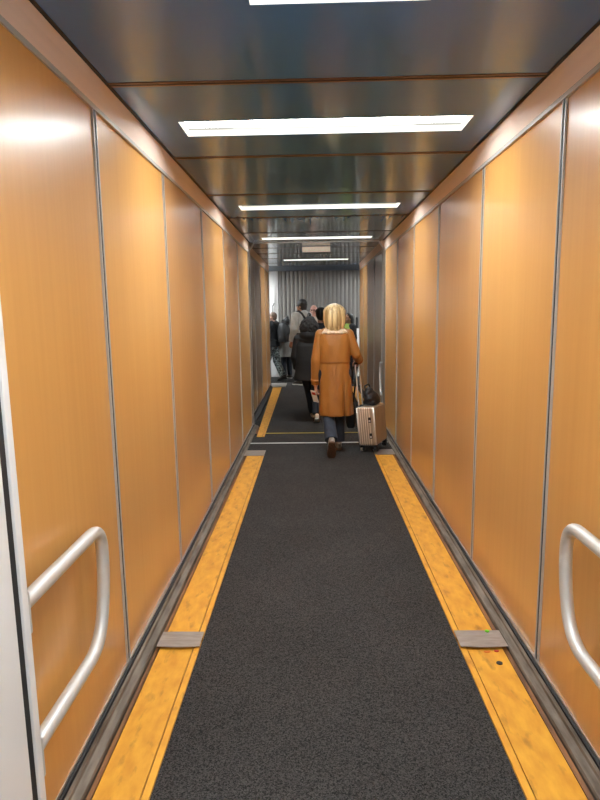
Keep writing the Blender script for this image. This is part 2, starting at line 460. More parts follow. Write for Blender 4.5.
wall('wall_left.001', X2L, -1, [7.95, 8.36, 9.42, 10.48, 11.54, 12.6], .035, 2.42, ZC2, 'wood panelled left wall of the farther tunnel, dark reflections in its colour', [W[3], W[3], W[3], W[0], W[0]], Y2L)
wall('wall_right.001', X2R, 1, [7.95, 8.36, 9.42, 10.48, 11.4, 12.3], .035, 2.42, ZC2, 'wood panelled right wall of the farther tunnel, dark reflections in its colour', [W[3], W[3], W[3], W[0], W[0]], Y2R)
# end caps of farther tunnel walls
for x, sg, y in ((X2L, -1, Y2L), (X2R, 1, Y2R)):
    o = MB().box(min(x - sg * .005, x + sg * .07), max(x - sg * .005, x + sg * .07), y, y + .02, 0, ZC2).build(trim_name(), M_BLACK)
    tag(o, 'dark end edge of the farther %s wall' % ('left' if sg < 0 else 'right'), 'trim', kind='structure')
# white end walls behind and beside the camera (start of the tunnel)
JX = -.745
for nm, x, sg in (('wall_left.002', JX, -1), ('wall_right.002', .88, 1)):
    xo = x + sg * .13
    o = MB().box(min(x, xo), max(x, xo), Y_BACK, 1.318, -.02, ZC + .06).build(nm, M_WHITE)
    tag(o, 'white painted end panel at the %s mouth of the tunnel' % ('left' if sg < 0 else 'right'), 'wall', kind='structure')
    MB().box(min(x + sg * .006, xo), max(x + sg * .006, xo), 1.318, 1.326, -.02, ZC + .06).build('edge_lip', M_ALU, o)
    MB().box(min(x + sg * .008, xo), max(x + sg * .008, xo), 1.326, 1.357, -.02, ZC + .06).build('rubber_gasket', M_BLACK, o)
    MB().box(min(x, xo), max(x, xo), 1.357, 1.387, -.02, ZC + .06, .003).build('edge_trim', M_WHITE, o)
o = MB().box(-1.1, 1.2, Y_BACK - .1, Y_BACK, -.05, 2.7).build('wall_back.001', M_WHITE)
tag(o, 'white wall behind the viewer', 'wall', kind='structure')

# ceiling
ceil = MB().box(-1.1, 1.2, Y_BACK, 8.0, ZC + .075, ZC + .12).build('ceiling', M_DARK)
tag(ceil, 'dark navy glossy panelled ceiling of the near tunnel', 'ceiling', kind='structure')
joints = [Y_BACK, -1.98, -.855, .27, 1.395, 2.52, 3.66, 4.79, 5.92, 7.03, 7.97]
lights1 = [(-.65, .80, -1.50, -1.26), (-.65, .80, .66, .90), (-.18, .374, 1.63, 1.93), (-.65, .80, 3.0, 3.24), (-.64, .79, 5.27, 5.50), (-.63, .775, 7.50, 7.70)]
def ceiling_panels(parent, x0, x1, joints, lights, z, m=None):
    for a, b in zip(joints[:-1], joints[1:]):
        L = [l for l in lights if a < l[2] < b]
        mb = MB()
        y0, y1 = a + .008, b - .008
        if L:
            l = L[0]
            mb.box(x0, x1, y0, l[2], z, z + .03).box(x0, x1, l[3], y1, z, z + .03)
            mb.box(x0, l[0], l[2], l[3], z, z + .03).box(l[1], x1, l[2], l[3], z, z + .03)
        else:
            mb.box(x0, x1, y0, y1, z, z + .03)
        mb.build('ceiling_panel', m or M_CEIL, parent)
    for y in joints[1:-1]:
        s_ = MB().box(x0, x1, y - .020, y + .020, z - .003, z + .001).build('joint_strip', M_COPPER, parent)
        MB().box(x0, x1, y - .004, y + .004, z - .0045, z - .002).build('joint_gap', M_BLACK, s_)
ceiling_panels(ceil, XL + .008, XR - .008, joints, lights1, ZC)
for x0 in (XL, XR - .02):
    MB().box(x0, x0 + .02, 1.387, 7.95, ZC - .004, ZC + .02).build('ceiling_edge_gap', M_BLACK, ceil)  # black strip draws the shadow line beside the cornice
ceil2 = MB().box(-3.1, 3.1, 7.99, 14.9, ZC2 + .075, ZC2 + .12).build('ceiling.001', M_DARK)
tag(ceil2, 'dark glossy ceiling of the farther tunnel and cabin', 'ceiling', kind='structure')
lights2 = [(-.53, .70, 11.15, 11.38)]
ceiling_panels(ceil2, X2L, X2R, [7.99, 9.15, 10.0, 10.9, 11.9, 12.6], lights2, ZC2)
cabin_fill_lights = [(-2.4, -1.15, 13.0, 13.5), (1.3, 2.4, 13.0, 13.5)]  # added lamps, out of view, that brighten the cabin
ceiling_panels(ceil2, -3.0, X2L - .01, [12.2, 14.3], cabin_fill_lights[:1], ZC2, M_HEADER)
ceiling_panels(ceil2, X2L - .01, X2R + .01, [12.6, 14.3], [], ZC2, M_HEADER)
ceiling_panels(ceil2, X2R + .01, 3.0, [12.2, 14.3], cabin_fill_lights[1:], ZC2, M_HEADER)
o = MB().box(-1.0, 1.1, 7.955, 7.985, ZC + .0, ZC2 + .08).build(trim_name(), M_DARK)
tag(o, 'dark step between near and farther ceilings', 'trim', kind='structure')

# frame at the end of the near tunnel
def arch(y0, y1):
    out = [(XL - .0, .03), (XL, 2.40), (XL + .075, ZC - .004), (XR - .075, ZC - .004), (XR, 2.40), (XR, .03)]
    inn = [(XL + .014, .03), (XL + .014, 2.395), (XL + .082, ZC - .020), (XR - .082, ZC - .020), (XR - .014, 2.395), (XR - .014, .03)]
    mb = MB()
    n = 6
    vs = [V((x, y, z)) for y in (y0, y1) for ring in (out, inn) for x, z in ring]
    fs = []
    for i in range(n - 1):
        fs += [(i, i + 1, n + i + 1, n + i), (2 * n + i, 3 * n + i, 3 * n + i + 1, 2 * n + i + 1),
               (n + i, n + i + 1, 3 * n + i + 1, 3 * n + i), (i, 2 * n + i, 2 * n + i + 1, i + 1)]
    fs += [(0, n, 3 * n, 2 * n), (n - 1, 3 * n - 1, 4 * n - 1, 2 * n - 1)]
    return mb._add(vs, fs)
o = arch(7.90, 7.93).build(trim_name(), M_ALU)
tag(o, 'slim metal arch with bevelled corners ending the near tunnel', 'trim', kind='structure')

# ceiling lights
def ceiling_light(x0, x1, y0, y1, z, label, d=.042, lm=None):
    t = empty('ceiling_light', ((x0 + x1) / 2, (y0 + y1) / 2, z + d), 0, label, 'ceiling light', 'recessed ceiling lights')
    w, l = (x1 - x0) / 2, (y1 - y0) / 2
    g = .012
    hb = MB()
    hb.box(-w - .0, -w + .004, -l, l, -d + .001, .004).box(w - .004, w, -l, l, -d + .001, .004)
    hb.box(-w + .004, w - .004, -l, -l + .004, -d + .001, .004).box(-w + .004, w - .004, l - .004, l, -d + .001, .004)
    hb.build('housing', M_CREAM, t)
    e = .24 if w > .5 else 0
    MB().box(-w + .004 + e, w - .004 - e, -l + .004, l - .004, -.002, .004).build('diffuser', lm or M_LIGHT, t)
    if e:
        for a, b in ((-w + .004, -w + .004 + e), (w - .004 - e, w - .004)):
            MB().box(a, b, -l + .004, l - .004, -.002, .004).build('diffuser_end', M_LIGHT_DIM, t)
    MB().box(-w + .006, w - .006, l - .010, l - .004, -.012, -.002).build('inner_rim', M_RIM, t)
    return t
LL = ['long recessed ceiling light behind the viewer, farthest back', 'long recessed ceiling light just behind the viewer', 'short ceiling light cut off at top of the photo',
      'nearest full-width bright ceiling light above the tunnel', 'second full-width ceiling light along the near tunnel', 'third ceiling light, at end of the near tunnel']
for l, lb in zip(lights1, LL): ceiling_light(*l, ZC, lb, lm=M_LIGHT_DIM if l[1] < .5 else None)
ceiling_light(*lights2[0], ZC2, 'smallest farthest ceiling light visible, beyond the hanging sign')
ceiling_light(*cabin_fill_lights[0], ZC2, 'added unseen fill light in cabin ceiling above the white door')
ceiling_light(*cabin_fill_lights[1], ZC2, 'added unseen fill light in cabin ceiling right of the tunnel')

# hanging sign
sg_ = empty('hanging_sign', (.075, 9.0, 2.477), 0, 'small cream rectangular sign hanging from ceiling between far lights', 'sign')
MB().box(-.215, .215, -.02, .02, 0, .085, .004).build('sign_box', M_ALU, sg_)
MB().box(-.21, .21, -.023, -.019, .005, .08).build('sign_face', M_SIGN, sg_)
for x in (-.15, .15): MB().box(x - .006, x + .006, -.006, .006, .083, .092).build('hanger', M_ALU, sg_)

# cabin at the far end
def bellows(x0, x1, y, z0, z1, pitch=.100, dep=.040):
    n = int((x1 - x0) / pitch * 8); rings = [[], []]
    for i in range(n + 1):
        x = x0 + (x1 - x0) * i / n; ph = (x - x0) / pitch * 2 * PI
        dy = -dep * (abs(math.sin(ph / 2)) ** .38)
        rings[0].append(V((x, y + dy, z0))); rings[1].append(V((x, y + dy, z1)))
    mb = MB(); mb.loft([rings[0], rings[1]], caps=False, closed=False)
    return mb
o = bellows(-.82, 3.0, YB + .06, 0, ZC2).build('wall_back', M_BELLOWS, smooth=True, angle=50)
tag(o, 'grey pleated bellows wall at the far end', 'wall', kind='structure')
o = MB().box(-3.0, -.82, YB, YB + .08, -.05, ZC2 + .05).build('wall_back.002', M_WHITE)
tag(o, 'white wall left of the bellows', 'wall', kind='structure')
dr = MB().box(-1.75, -.89, YB - .03, YB, .01, 2.2, .004).build('door_1', M_WHITE)
tag(dr, 'white flush door at the far left beyond the tunnel', 'door', kind='structure')
MB().tube([(-.92, YB - .03, 1.80), (-.92, YB - .075, 1.79), (-.93, YB - .08, 1.76), (-.955, YB - .08, 1.74), (-.955, YB - .08, 1.48), (-.955, YB - .03, 1.46)], .011).build('door_handle', M_BLACK, dr)
for nm, x in (('wall_left.003', -3.05), ('wall_right.003', 3.0)):
    o = MB().box(x, x + .05, 12.2, 14.8, -.05, ZC2 + .05).build(nm, M_WHITE)
    tag(o, 'white side wall of the cabin on the %s' % nm.split('_')[1].split('.')[0], 'wall', kind='structure')
for nm, x0, x1 in (('wall_front.001', -3.0, X2L - .075), ('wall_front.002', X2R + .075, 3.0)):
    o = MB().box(x0, x1, 12.2, 12.25, -.05, ZC2 + .05).build(nm, M_WHITE)
    tag(o, 'cabin wall beside the tunnel mouth, %s side' % ('left' if x0 < -1 else 'right'), 'wall', kind='structure')
o = MB().box(1.085, 1.16, YB - .10, YB - .02, 0, 1.17).build(trim_name(), M_WHITE)
tag(o, 'pale post at right edge of the bellows', 'trim', kind='structure')
lv = empty('door_lever', (1.085, YB - .06, 1.15), 0, 'dark vertical lever fixed on bellows beside right wall end', 'lever')
MB().cap((0, -.05, .05), .028, (0, -.05, .27), .028).build('lever_grip', M_BLACK, lv)
for z in (.06, .23): MB().box(-.015, .015, -.05, .05, z, z + .03).build('bracket', M_BLACK, lv)

# ------------------------------------------------------------------ grab rails
def rounded_path(pts, rad, n=8):
    pts = [V(p) for p in pts]; out = [pts[0]]
    for i in range(1, len(pts) - 1):
        a, b, c = pts[i - 1], pts[i], pts[i + 1]; r = rad[i - 1]
        d0 = (a - b).normalized(); d1 = (c - b).normalized()
        p0 = b + d0 * r; p1 = b + d1 * r
        for k in range(n + 1):
            t = k / n
            out.append(p0 * (1 - t) ** 2 + b * 2 * t * (1 - t) + p1 * t * t)
    out.append(pts[-1]); return out
def grab_rail(x, y0, ymax, zt, zb, r, label, plates=True):
    t = empty('grab_rail', (x, y0, zb), 0, label, 'handrail')
    L = ymax - y0; H = zt - zb
    MB().tube(rounded_path([(0, 0, H), (0, L, H), (0, L + .004, H * .50), (0, L - .075, -.0), (0, 0, 0)], [.095, .11, .11], 10), r, 20).build('tube', M_RAIL, t, smooth=True, angle=60)
    for z in (0, H) if plates else ():
        MB().box(-.032, .032, -.0, .012, z - .07, z + .05, .004).build('mounting_plate', M_RAIL, t)
    return t
grab_rail(-.778, 1.387, 1.985, .823, .400, .0225, 'bent satin steel grab rail beside the white panel on left wall')
grab_rail(.905, 1.387, 1.985, .823, .410, .0225, 'bent satin steel grab rail at right edge of the photo')
grab_rail(.962, 8.05, 8.20, .86, .42, .018, 'small distant grab rail on right wall beyond the suitcase', False)

# ------------------------------------------------------------------ cover plates on the strips
def cover_plate(x0, x1, y0, y1, label, z=.018, bowed=.006):
    n = 10; rings = []
    for i in range(n + 1):
        t = i / n; x = x0 + (x1 - x0) * t; b = bowed * math.sin(PI * t)
        rings.append([V((x, y0 - b, z)), V((x, y1, z)), V((x, y1, z + .004)), V((x, y0 - b, z + .004))])
    o = MB().loft(rings).build('cover_plate', M_PLATE)
    return tag(o, label, 'metal plate', 'metal cover plates over strip joints')
cover_plate(-.757, -.552, 2.515, 2.638, 'shiny bowed steel cover plate across the left yellow strip')
cover_plate(.679, .900, 2.510, 2.645, 'dark scuffed steel cover plate across the right yellow strip')
cover_plate(-.78, -.55, 6.23, 6.47, 'far steel cover plate ending the left yellow strip', .008)
cover_plate(.68, .905, 6.23, 6.47, 'far steel cover plate on right below the suitcase', .008)
o = MB().ell((.838, 2.632, .026), (.011, .011, .005)).build('plastic_dot', M_GREEN, smooth=True)
tag(o, 'tiny lime green plastic dot on the right cover plate', 'litter')
o = MB().ell((.795, 2.485, .009), (.016, .008, .004)).build('wrapper_scrap', M_ORANGE, smooth=True)
tag(o, 'tiny orange wrapper scrap below the right cover plate', 'litter')
o = MB().ell((.84, 2.49, .009), (.012, .007, .004)).build('wrapper_scrap', M_RED, smooth=True)
tag(o, 'tiny red scrap on yellow strip below right cover plate', 'litter')

# ------------------------------------------------------------------ people
def ringp(z, rx, ry, cx=0, cy=0, n=40, ex=2.3, fn=None):
    out = []
    for i in range(n):
        a = 2 * PI * i / n; c, s = math.cos(a), math.sin(a)
        x = math.copysign(abs(c) ** (2 / ex), c) * rx; y = math.copysign(abs(s) ** (2 / ex), s) * ry
        k = 1 + (fn(a, z) if fn else 0)
        out.append(V((cx + x * k, cy + y * k, z)))
    return out

def hand(mb, wrist, d, palm, thumb, curl=25, s=1.0):
    e1 = V(d).normalized(); e2 = V(palm); e2 = (e2 - e1 * e2.dot(e1)).normalized()
    e3 = V(thumb); e3 = (e3 - e1 * e3.dot(e1) - e2 * e3.dot(e2)).normalized()
    w = V(wrist)
    for i in range(4):
        k = w + e1 * (.088 - .004 * abs(i - 1)) * s + e3 * (.033 - .022 * i) * s
        mb.cap(w + e3 * (.018 - .012 * i) * s, .017 * s, k, .0115 * s, 10)
        dirv = e1.copy(); p = k.copy(); ln = (.072, .080, .075, .058)[i] * s
        ax = e3
        ang = 0
        for q, fr in enumerate((.45, .31, .24)):
            ang += R(curl * (.9, 1.1, .8)[q])
            dv = e1 * math.cos(ang) + e2 * math.sin(ang)
            np_ = p + dv * ln * fr
            mb.cap(p, (.0095 - .0008 * q) * s, np_, (.0088 - .0009 * q) * s, 10); p = np_
    b = w + e1 * .022 * s + e3 * .022 * s
    t1 = b + (e1 * .65 + e3 * .6 + e2 * .3).normalized() * .045 * s
    t2 = t1 + (e1 * .8 + e3 * .25 + e2 * .5).normalized() * .032 * s
    t3 = t2 + (e1 * .8 + e3 * .0 + e2 * .6).normalized() * .024 * s
    mb.cap(b, .016 * s, t1, .0115 * s, 10); mb.cap(t1, .0115 * s, t2, .010 * s, 10); mb.cap(t2, .010 * s, t3, .008 * s, 10)

ST_ARM = {'L': ((-.225, -.02, 1.12), (-.235, .06, .88)), 'R': ((.225, -.02, 1.12), (.235, .06, .88))}
ST_LEG = {'L': ((-.095, .02, .49), (-.10, -.01, .085), 0), 'R': ((.095, .02, .49), (.10, -.01, .085), 0)}

class Person:
    def __init__(s, label, x, y, face, H, skin, arms=None, legs=None, hands=None, vox=.006, lean=0, shw=.175, head_turn=0, shz=1.385, shr=.075):
        s.k = H / 1.70; s.label = label
        s.root = empty('person', (x, y, 0), R(face), label, 'person')
        s.arms = dict(ST_ARM); s.arms.update(arms or {})
        s.legs = dict(ST_LEG); s.legs.update(legs or {})
        s.shr = shr; s.sh = {'L': V((-shw, 0, shz)), 'R': V((shw, 0, shz))}
        s.hip = {'L': V((-.09, 0, .92)), 'R': V((.09, 0, .92))}
        s.hr = Matrix.Rotation(R(head_turn), 4, 'Z')
        hands = hands or {}
        b = MB()
        # torso
        b.loft([ringp(z, rx, ry, 0, cy) for z, rx, ry, cy in ((.84, .10, .08, 0), (.90, .155, .105, -.005), (.98, .155, .105, 0), (1.08, .13, .09, 0), (1.2, .15, .10, 0), (1.32, .165, .10, -.005), (1.40, .13, .075, -.01), (1.44, .07, .06, -.01))])
        b.cap((0, -.015, 1.40), .060, (0, .0, 1.53), .052)
        hd = MB()
        hd.ell((0, -.005, 1.592), (.076, .096, .105)); hd.ell((0, .03, 1.535), (.060, .066, .075)); hd.ell((0, .058, 1.487), (.034, .034, .026))
        hd.cap((0, .092, 1.585), .009, (0, .108, 1.548), .013); hd.ell((0, .086, 1.512), (.024, .012, .009)); hd.ell((0, .080, 1.612), (.050, .018, .012))
        for sx in (-1, 1): hd.ell((sx * .077, -.002, 1.562), (.011, .024, .031)); hd.ell((sx * .045, .055, 1.545), (.022, .026, .026))
        hd.xform(s.hr); b._add(hd.v, hd.f)
        for sd in 'LR':
            e, w = (V(p) for p in s.arms[sd]); h0 = s.sh[sd]
            b.cap((0, -.01, 1.36), .05, h0, .048); b.cap(h0, .055, e, .041); b.cap(e, .041, w, .027)
            kn, an, pitch = s.legs[sd]; kn = V(kn); an = V(an); hp = s.hip[sd]
            b.cap(hp, .088, kn, .056); b.cap(kn, .056, kn.lerp(an, .35) + V((0, -.012, 0)), .055); b.cap(kn.lerp(an, .35) + V((0, -.012, 0)), .052, an, .034)
            hz = hands.get(sd, {})
            sx = -1 if sd == 'L' else 1
            hand(b, w, hz.get('d', (w - e)), hz.get('palm', (-sx, 0, 0)), hz.get('thumb', (0, 1, 0)), hz.get('curl', 28))
            f, u = s.foot(sd)
            b.cap(an, .035, an + f * .13 - u * .045, .026)
        b.v = [p * s.k for p in b.v]
        s.body = b.build('body', skin, s.root, voxel=vox * s.k, smooth_it=2)
        for sx in (-1, 1):
            c = s.hr @ V((sx * .031, .086, 1.582))
            MB().ell(c * s.k, (.012 * s.k, .008 * s.k, .008 * s.k)).build('eye', M_EYE, s.root, smooth=True)
    def foot(s, sd):
        kn, an, pitch = s.legs[sd][:3]
        p = R(pitch)
        return V((0, math.cos(p), -math.sin(p))), V((0, math.sin(p), math.cos(p)))
    def add(s, name, mb, m, vox=.008, it=3, **kw):
        mb.v = [p * s.k for p in mb.v]
        return mb.build(name, m, s.root, voxel=vox * s.k, smooth_it=it, **kw)
    def raw(s, name, mb, m, parent=None, **kw):
        mb.v = [p * s.k for p in mb.v]
        return mb.build(name, m, parent or s.root, smooth=True, **kw)
    def trousers(s, m, wide=1.0, ankle=.062):
        b = MB()
        b.loft([ringp(z, rx, ry) for z, rx, ry in ((.86, .165, .115), (.93, .182, .125), (1.02, .172, .118))])
        for sd in 'LR':
            kn, an, pitch = s.legs[sd][:3]; kn = V(kn); an = V(an)
            b.cap(s.hip[sd], .108, kn, .078 * wide)
            u = V((0, 0, 1)); d = (an - kn).normalized()
            b.tube([kn, kn.lerp(an, .5), kn.lerp(an, .95)], [.078 * wide, .072 * wide, (ankle + .006) * wide], 18)
        return s.add('trousers', b, m, .008)
    def shoes(s, m, sole):
        for sd in 'LR':
            kn, an, pitch = s.legs[sd][:3]; an = V(an); f, u = s.foot(sd); r = V((1, 0, 0))
            o = an - u * .085
            def rings(prof):
                out = []
                for t, w, h0, h1 in prof:
                    ring = []
                    for i in range(20):
                        a = 2 * PI * i / 20; c, q = math.cos(a), math.sin(a)
                        x = math.copysign(abs(c) ** .8, c) * w; z = (h0 + h1) / 2 + math.copysign(abs(q) ** .8, q) * (h1 - h0) / 2
                        ring.append(o + f * t + r * x + u * z)
                    out.append(ring)
                return out
            up = MB().loft(rings([(-.072, .018, .03, .075), (-.064, .032, .02, .105), (-.02, .038, .018, .125), (.03, .040, .018, .118), (.08, .044, .018, .085), (.13, .046, .018, .062), (.17, .038, .018, .05), (.187, .018, .022, .038)]))
            sh = s.raw('shoe', up, m)
            so = MB().loft(rings([(-.082, .016, 0, .026), (-.072, .034, 0, .028), (-.02, .040, 0, .028), (.03, .040, 0, .026), (.09, .048, 0, .026), (.14, .048, 0, .026), (.18, .036, .002, .026), (.196, .014, .004, .024)]))
            s.raw('sole', so, sole, sh)
    def top(s, name, m, rings, sl=(.078, .064, .052), cut=.92, hood=False, fn=None, vox=.008, it=3, extra=None, ex=2.3):
        b = MB()
        b.loft([ringp(z, rx, ry, cx, cy, fn=fn, n=72, ex=ex) for z, rx, ry, cx, cy in rings])
        for sd in 'LR':
            e, w = (V(p) for p in s.arms[sd]); h0 = s.sh[sd]
            b.cap((0, -.01, 1.36), s.shr, h0, sl[0]); b.cap(h0, sl[0], e, sl[1])
            b.tube([e, e.lerp(w, .5), e.lerp(w, cut)], [sl[1], (sl[1] + sl[2]) / 2, sl[2]], 18); b.ell(e, (sl[1],) * 3)
        if extra: extra(b)
        return s.add(name, b, m, vox, it)

def hair_loft(rings, jag=.03, n=80, face=None, seed=1, hem=0.0):
    """rings: (z, rx, ry, cy, open) ; open = half angle in degrees of the face opening at the front"""
    rnd = random.Random(seed); per = [rnd.uniform(-1, 1) for _ in range(n)]
    out = []
    for k, (z, rx, ry, cy, op) in enumerate(rings):
        ring = []
        for i in range(n):
            a = 2 * PI * i / n
            da = abs((a - PI / 2 + PI) % (2 * PI) - PI)
            kf = 1 + jag * per[i] * (1 if 0 < k < len(rings) - 1 else .5)
            if op:
                t = max(0, min(1, (da - R(op)) / R(14)))
                kf *= .45 + .55 * t
            ring.append(V((rx * math.cos(a) * kf, cy + ry * math.sin(a) * kf, z + (hem * per[(i * 7) % n] if k == 0 else 0))))
        out.append(ring)
    return MB().loft(out)

def short_hair(p, m, big=1.0, vox=.006):
    b = MB(); b.ell((0, -.018, 1.607), (.084 * big, .098 * big, .098 * big)); b.ell((0, -.045, 1.555), (.074 * big, .066 * big, .07 * big)); b.xform(p.hr)
    rnd = random.Random(len(p.label))
    for _ in range(26):
        a = rnd.uniform(0, 2 * PI); z = rnd.uniform(.2, .95); q = math.sqrt(1 - z * z)
        b.ell(p.hr @ V((.078 * big * q * math.cos(a), -.018 + .088 * big * q * math.sin(a), 1.607 + .088 * big * z)), (.018, .018, .014), u=10, w=8)
    return p.add('hair', b, m, vox, 2)

# --- woman in the tan coat
wx, wy = .245, 6.40
w = Person('woman with blond bob in long tan leather coat and jeans pulling a suitcase', wx, wy, 0, 1.665, M_SKIN,
           arms={'L': ((-.215, -.025, 1.08), (-.218, .02, .785)), 'R': ((.245, -.03, 1.13), (.285, .17, 1.045))},
           legs={'L': ((-.078, .02, .50), (-.05, -.29, .185), 55), 'R': ((.058, .12, .51), (.045, .15, .085), 0)},
           hands={'L': dict(palm=(1, .2, 0), thumb=(0, 1, 0), curl=42, d=(.05, .12, -1)), 'R': dict(palm=(0, -.2, -1), thumb=(-1, .1, 0), curl=62, d=(.0, 1, -.25))}, vox=.005, shw=.158, shz=1.362, shr=.052)
w.trousers(M_DENIM, .93, .075)
w.shoes(M_SHOE_GR, M_SOLE_BR)
def coatfn(a, z):
    t = max(0, min(1, (1.0 - z) / .55))
    k = .034 * t * math.sin(a * 7 + 1) + .014 * t * math.sin(a * 13 + z * 3)
    da = abs((a - R(-62) + PI) % (2 * PI) - PI)           # pleat on the right of the back
    k -= .20 * t * math.exp(-(da / .11) ** 2)
    dc = abs((a - R(-90) + PI) % (2 * PI) - PI)
    k -= .022 * math.exp(-(dc / .035) ** 2) * max(0, min(1, (.92 - z) / .2))
    if z > 1.05: k += .012 * math.sin(a * 9 + z * 25)
    return k
cz = [(.445, .195, .160, .014, -.005), (.51, .193, .158, .012, -.005), (.62, .190, .153, .010, -.004), (.75, .186, .148, .008, -.004), (.88, .180, .142, .004, -.003), (.98, .174, .136, 0, -.002),
      (1.035, .170, .132, 0, -.002), (1.05, .174, .135, 0, -.002), (1.14, .178, .136, 0, -.004), (1.24, .182, .132, 0, -.006), (1.31, .182, .122, 0, -.008), (1.36, .170, .108, 0, -.01), (1.40, .135, .092, 0, -.012), (1.425, .10, .08, 0, -.012), (1.45, .075, .07, 0, -.012)]
coat = w.top('leather_coat', M_LEATHER, cz, (.060, .054, .052), .97, fn=coatfn, vox=.006, it=2)
# coat details
seam = MB(); seam.tube([p for p in ringp(1.056, .1765, .1375, 0, -.002, n=64)] + [ringp(1.056, .1765, .1375, 0, -.002, n=64)[0]], .0035, 8)
w.raw('waist_seam', seam, M_LEATHER_DK, coat)
for sd in 'LR':
    e, wr = (V(p) for p in w.arms[sd]); d = (wr - e).normalized(); c = e.lerp(wr, .80)
    a = d.orthogonal().normalized(); q = d.cross(a)
    cf = MB(); cf.loft([[c + d * h + (a * math.cos(x) + q * math.sin(x)) * r for x in [2 * PI * j / 28 for j in range(28)]] for h, r in ((-.016, .0500), (-.013, .0575), (.013, .0575), (.016, .0500))])
    w.raw('cuff_strap', cf, M_LEATHER, coat)
for sx in (-1, 1):
    ep = MB().loft([[V((sx * (.085 + .085 * t), y_, 1.437 - .012 * t - .03 * t * t + dz)) for y_, dz in ((-.03, -.004), (.03, -.004), (.03, .004), (-.03, .004))] for t in (0, .25, .5, .75, 1)])
    w.raw('shoulder_strap', ep, M_LEATHER, coat)
col = MB()
col.loft([ringp(z, rx, ry, 0, cy, n=48, fn=lambda a, z: .05 * math.sin(a * 11) + .03 * math.sin(a * 23)) for z, rx, ry, cy in ((1.366, .140, .106, -.014), (1.374, .152, .116, -.016), (1.39, .146, .112, -.016), (1.42, .118, .098, -.014), (1.455, .092, .082, -.012), (1.468, .075, .066, -.012))])
w.add('shearling_collar', col, M_SHEARLING, .007, 2)
w.raw('hair', hair_loft([(1.385, .062, .058, -.055, 68), (1.415, .086, .084, -.046, 66), (1.465, .106, .108, -.034, 62), (1.53, .117, .122, -.022, 58), (1.585, .115, .128, -.014, 52), (1.625, .116, .124, -.008, 30), (1.66, .095, .106, -.006, 0), (1.685, .066, .078, -.006, 0), (1.702, .028, .034, -.006, 0), (1.706, .006, .008, -.006, 0)], jag=.085, hem=.03), M_BLOND)

# white folded paper and phone in her left hand
t = empty('boarding_pass', (wx - .228, wy + .045, .655), 0, 'white folded paper held in left hand of woman in tan coat', 'paper')
pp = MB(); pp.box(-.003, .003, -.04, .05, -.09, .05); pp.xform(Matrix.Rotation(R(38), 4, 'Z') @ Matrix.Rotation(R(-18), 4, 'Y')); pp.build('paper_sheet', M_PAPER, t)
pp = MB(); pp.box(-.006, -.003, -.03, .03, .0, .03); pp.xform(Matrix.Rotation(R(38), 4, 'Z') @ Matrix.Rotation(R(-18), 4, 'Y')); pp.build('red_stripe', M_RED, t)

# --- suitcase
vn = MB(); vn.tube([(.47 * rx * 1.0 + .012, -.83 * ry, z) for z, rx, ry, cx, cy in cz[:7]], .007, 8)  # dark tube with the shade of the coat's pleat in its colour
w.raw('side_pleat', vn, M_PLEAT, coat)
sx_, sy_ = .700, 6.50
sc = empty('suitcase', (sx_, sy_, 0.01), 0, 'champagne ribbed metal cabin suitcase with raised handle beside woman in tan coat', 'suitcase')
sc.rotation_euler = (0, R(-5.5), R(-25))
hx, hy = .108, .195
def shell_ring(z, ins):
    pts = []; r = .035; a_, b_ = hx - ins, hy - ins; rr = max(.004, r - ins * .4)
    segs = []
    def line(p, q, n):
        for i in range(n): segs.append((p[0] + (q[0] - p[0]) * i / n, p[1] + (q[1] - p[1]) * i / n))
    def arc(cx, cy, a0):
        for i in range(8):
            a = a0 + PI / 2 * i / 8; segs.append((cx + rr * math.cos(a), cy + rr * math.sin(a)))
    line((a_, -b_ + rr), (a_, b_ - rr), 56); arc(a_ - rr, b_ - rr, 0)
    line((a_ - rr, b_), (-a_ + rr, b_), 40); arc(-a_ + rr, b_ - rr, PI / 2)
    line((-a_, b_ - rr), (-a_, -b_ + rr), 56); arc(-a_ + rr, -b_ + rr, PI)
    line((-a_ + rr, -b_), (a_ - rr, -b_), 40); arc(a_ - rr, -b_ + rr, -PI / 2)
    return segs
zs = [(.075, .03), (.08, .014), (.09, .005), (.105, 0)] + [(.105 + .383 * i / 8, 0) for i in range(1, 9)] + [(.500, .004), (.510, .013), (.515, .03)]
rings = []
for z, ins in zs:
    ring = []
    for x, y in shell_ring(z, ins):
        rib = 0
        if abs(y) > hy - ins - .006: rib = -.006; ring.append(V((x, y + math.copysign(rib, y), z)))
        elif abs(x) > hx - ins - .006: rib = .0022 * math.cos(y / .032 * PI * 2); ring.append(V((x + math.copysign(rib, x), y, z)))
        else: ring.append(V((x, y, z)))
    rings.append(ring)
MB().loft(rings).build('shell', M_CASE, sc, smooth=True, angle=40)
fr = MB()
fr.tube([(hx - .012, -hy + .006, .085), (hx - .010, -hy + .004, .508)], .010, 10)
fr.tube([(-hx + .012, -hy + .006, .085), (-hx + .010, -hy + .004, .508)], .008, 10)
fr.build('frame', M_CASE_EDGE, sc, smooth=True)
for z in (.19, .37):
    l = MB().box(.034, .066, -hy - .016, -hy - .002, z - .03, z + .03, .004).build('latch', M_BLACK, sc)
    MB().box(.040, .060, -hy - .019, -hy - .015, z - .02, z + .0, .001).build('latch_tab', M_CASE_EDGE, l)
for x in (-.078, .078):
    for y in (-.15, .15):
        wh = MB().box(x - .022, x + .022, y - .026, y + .026, .052, .085, .006).build('wheel_housing', M_BLACK, sc)
        for q in (-.013, .013):
            b = MB(); b.loft([[V((x + q + h, y + .03 * math.cos(a) * s_, .033 + .026 * math.sin(a) * s_)) for a in [2 * PI * i / 20 for i in range(20)]] for h, s_ in ((-.009, .8), (-.006, 1), (.006, 1), (.009, .8))])
            b.build('wheel', M_SOLE_W if (q < 0 and x < 0 and y < 0) else M_BLACK, wh, smooth=True, angle=50)
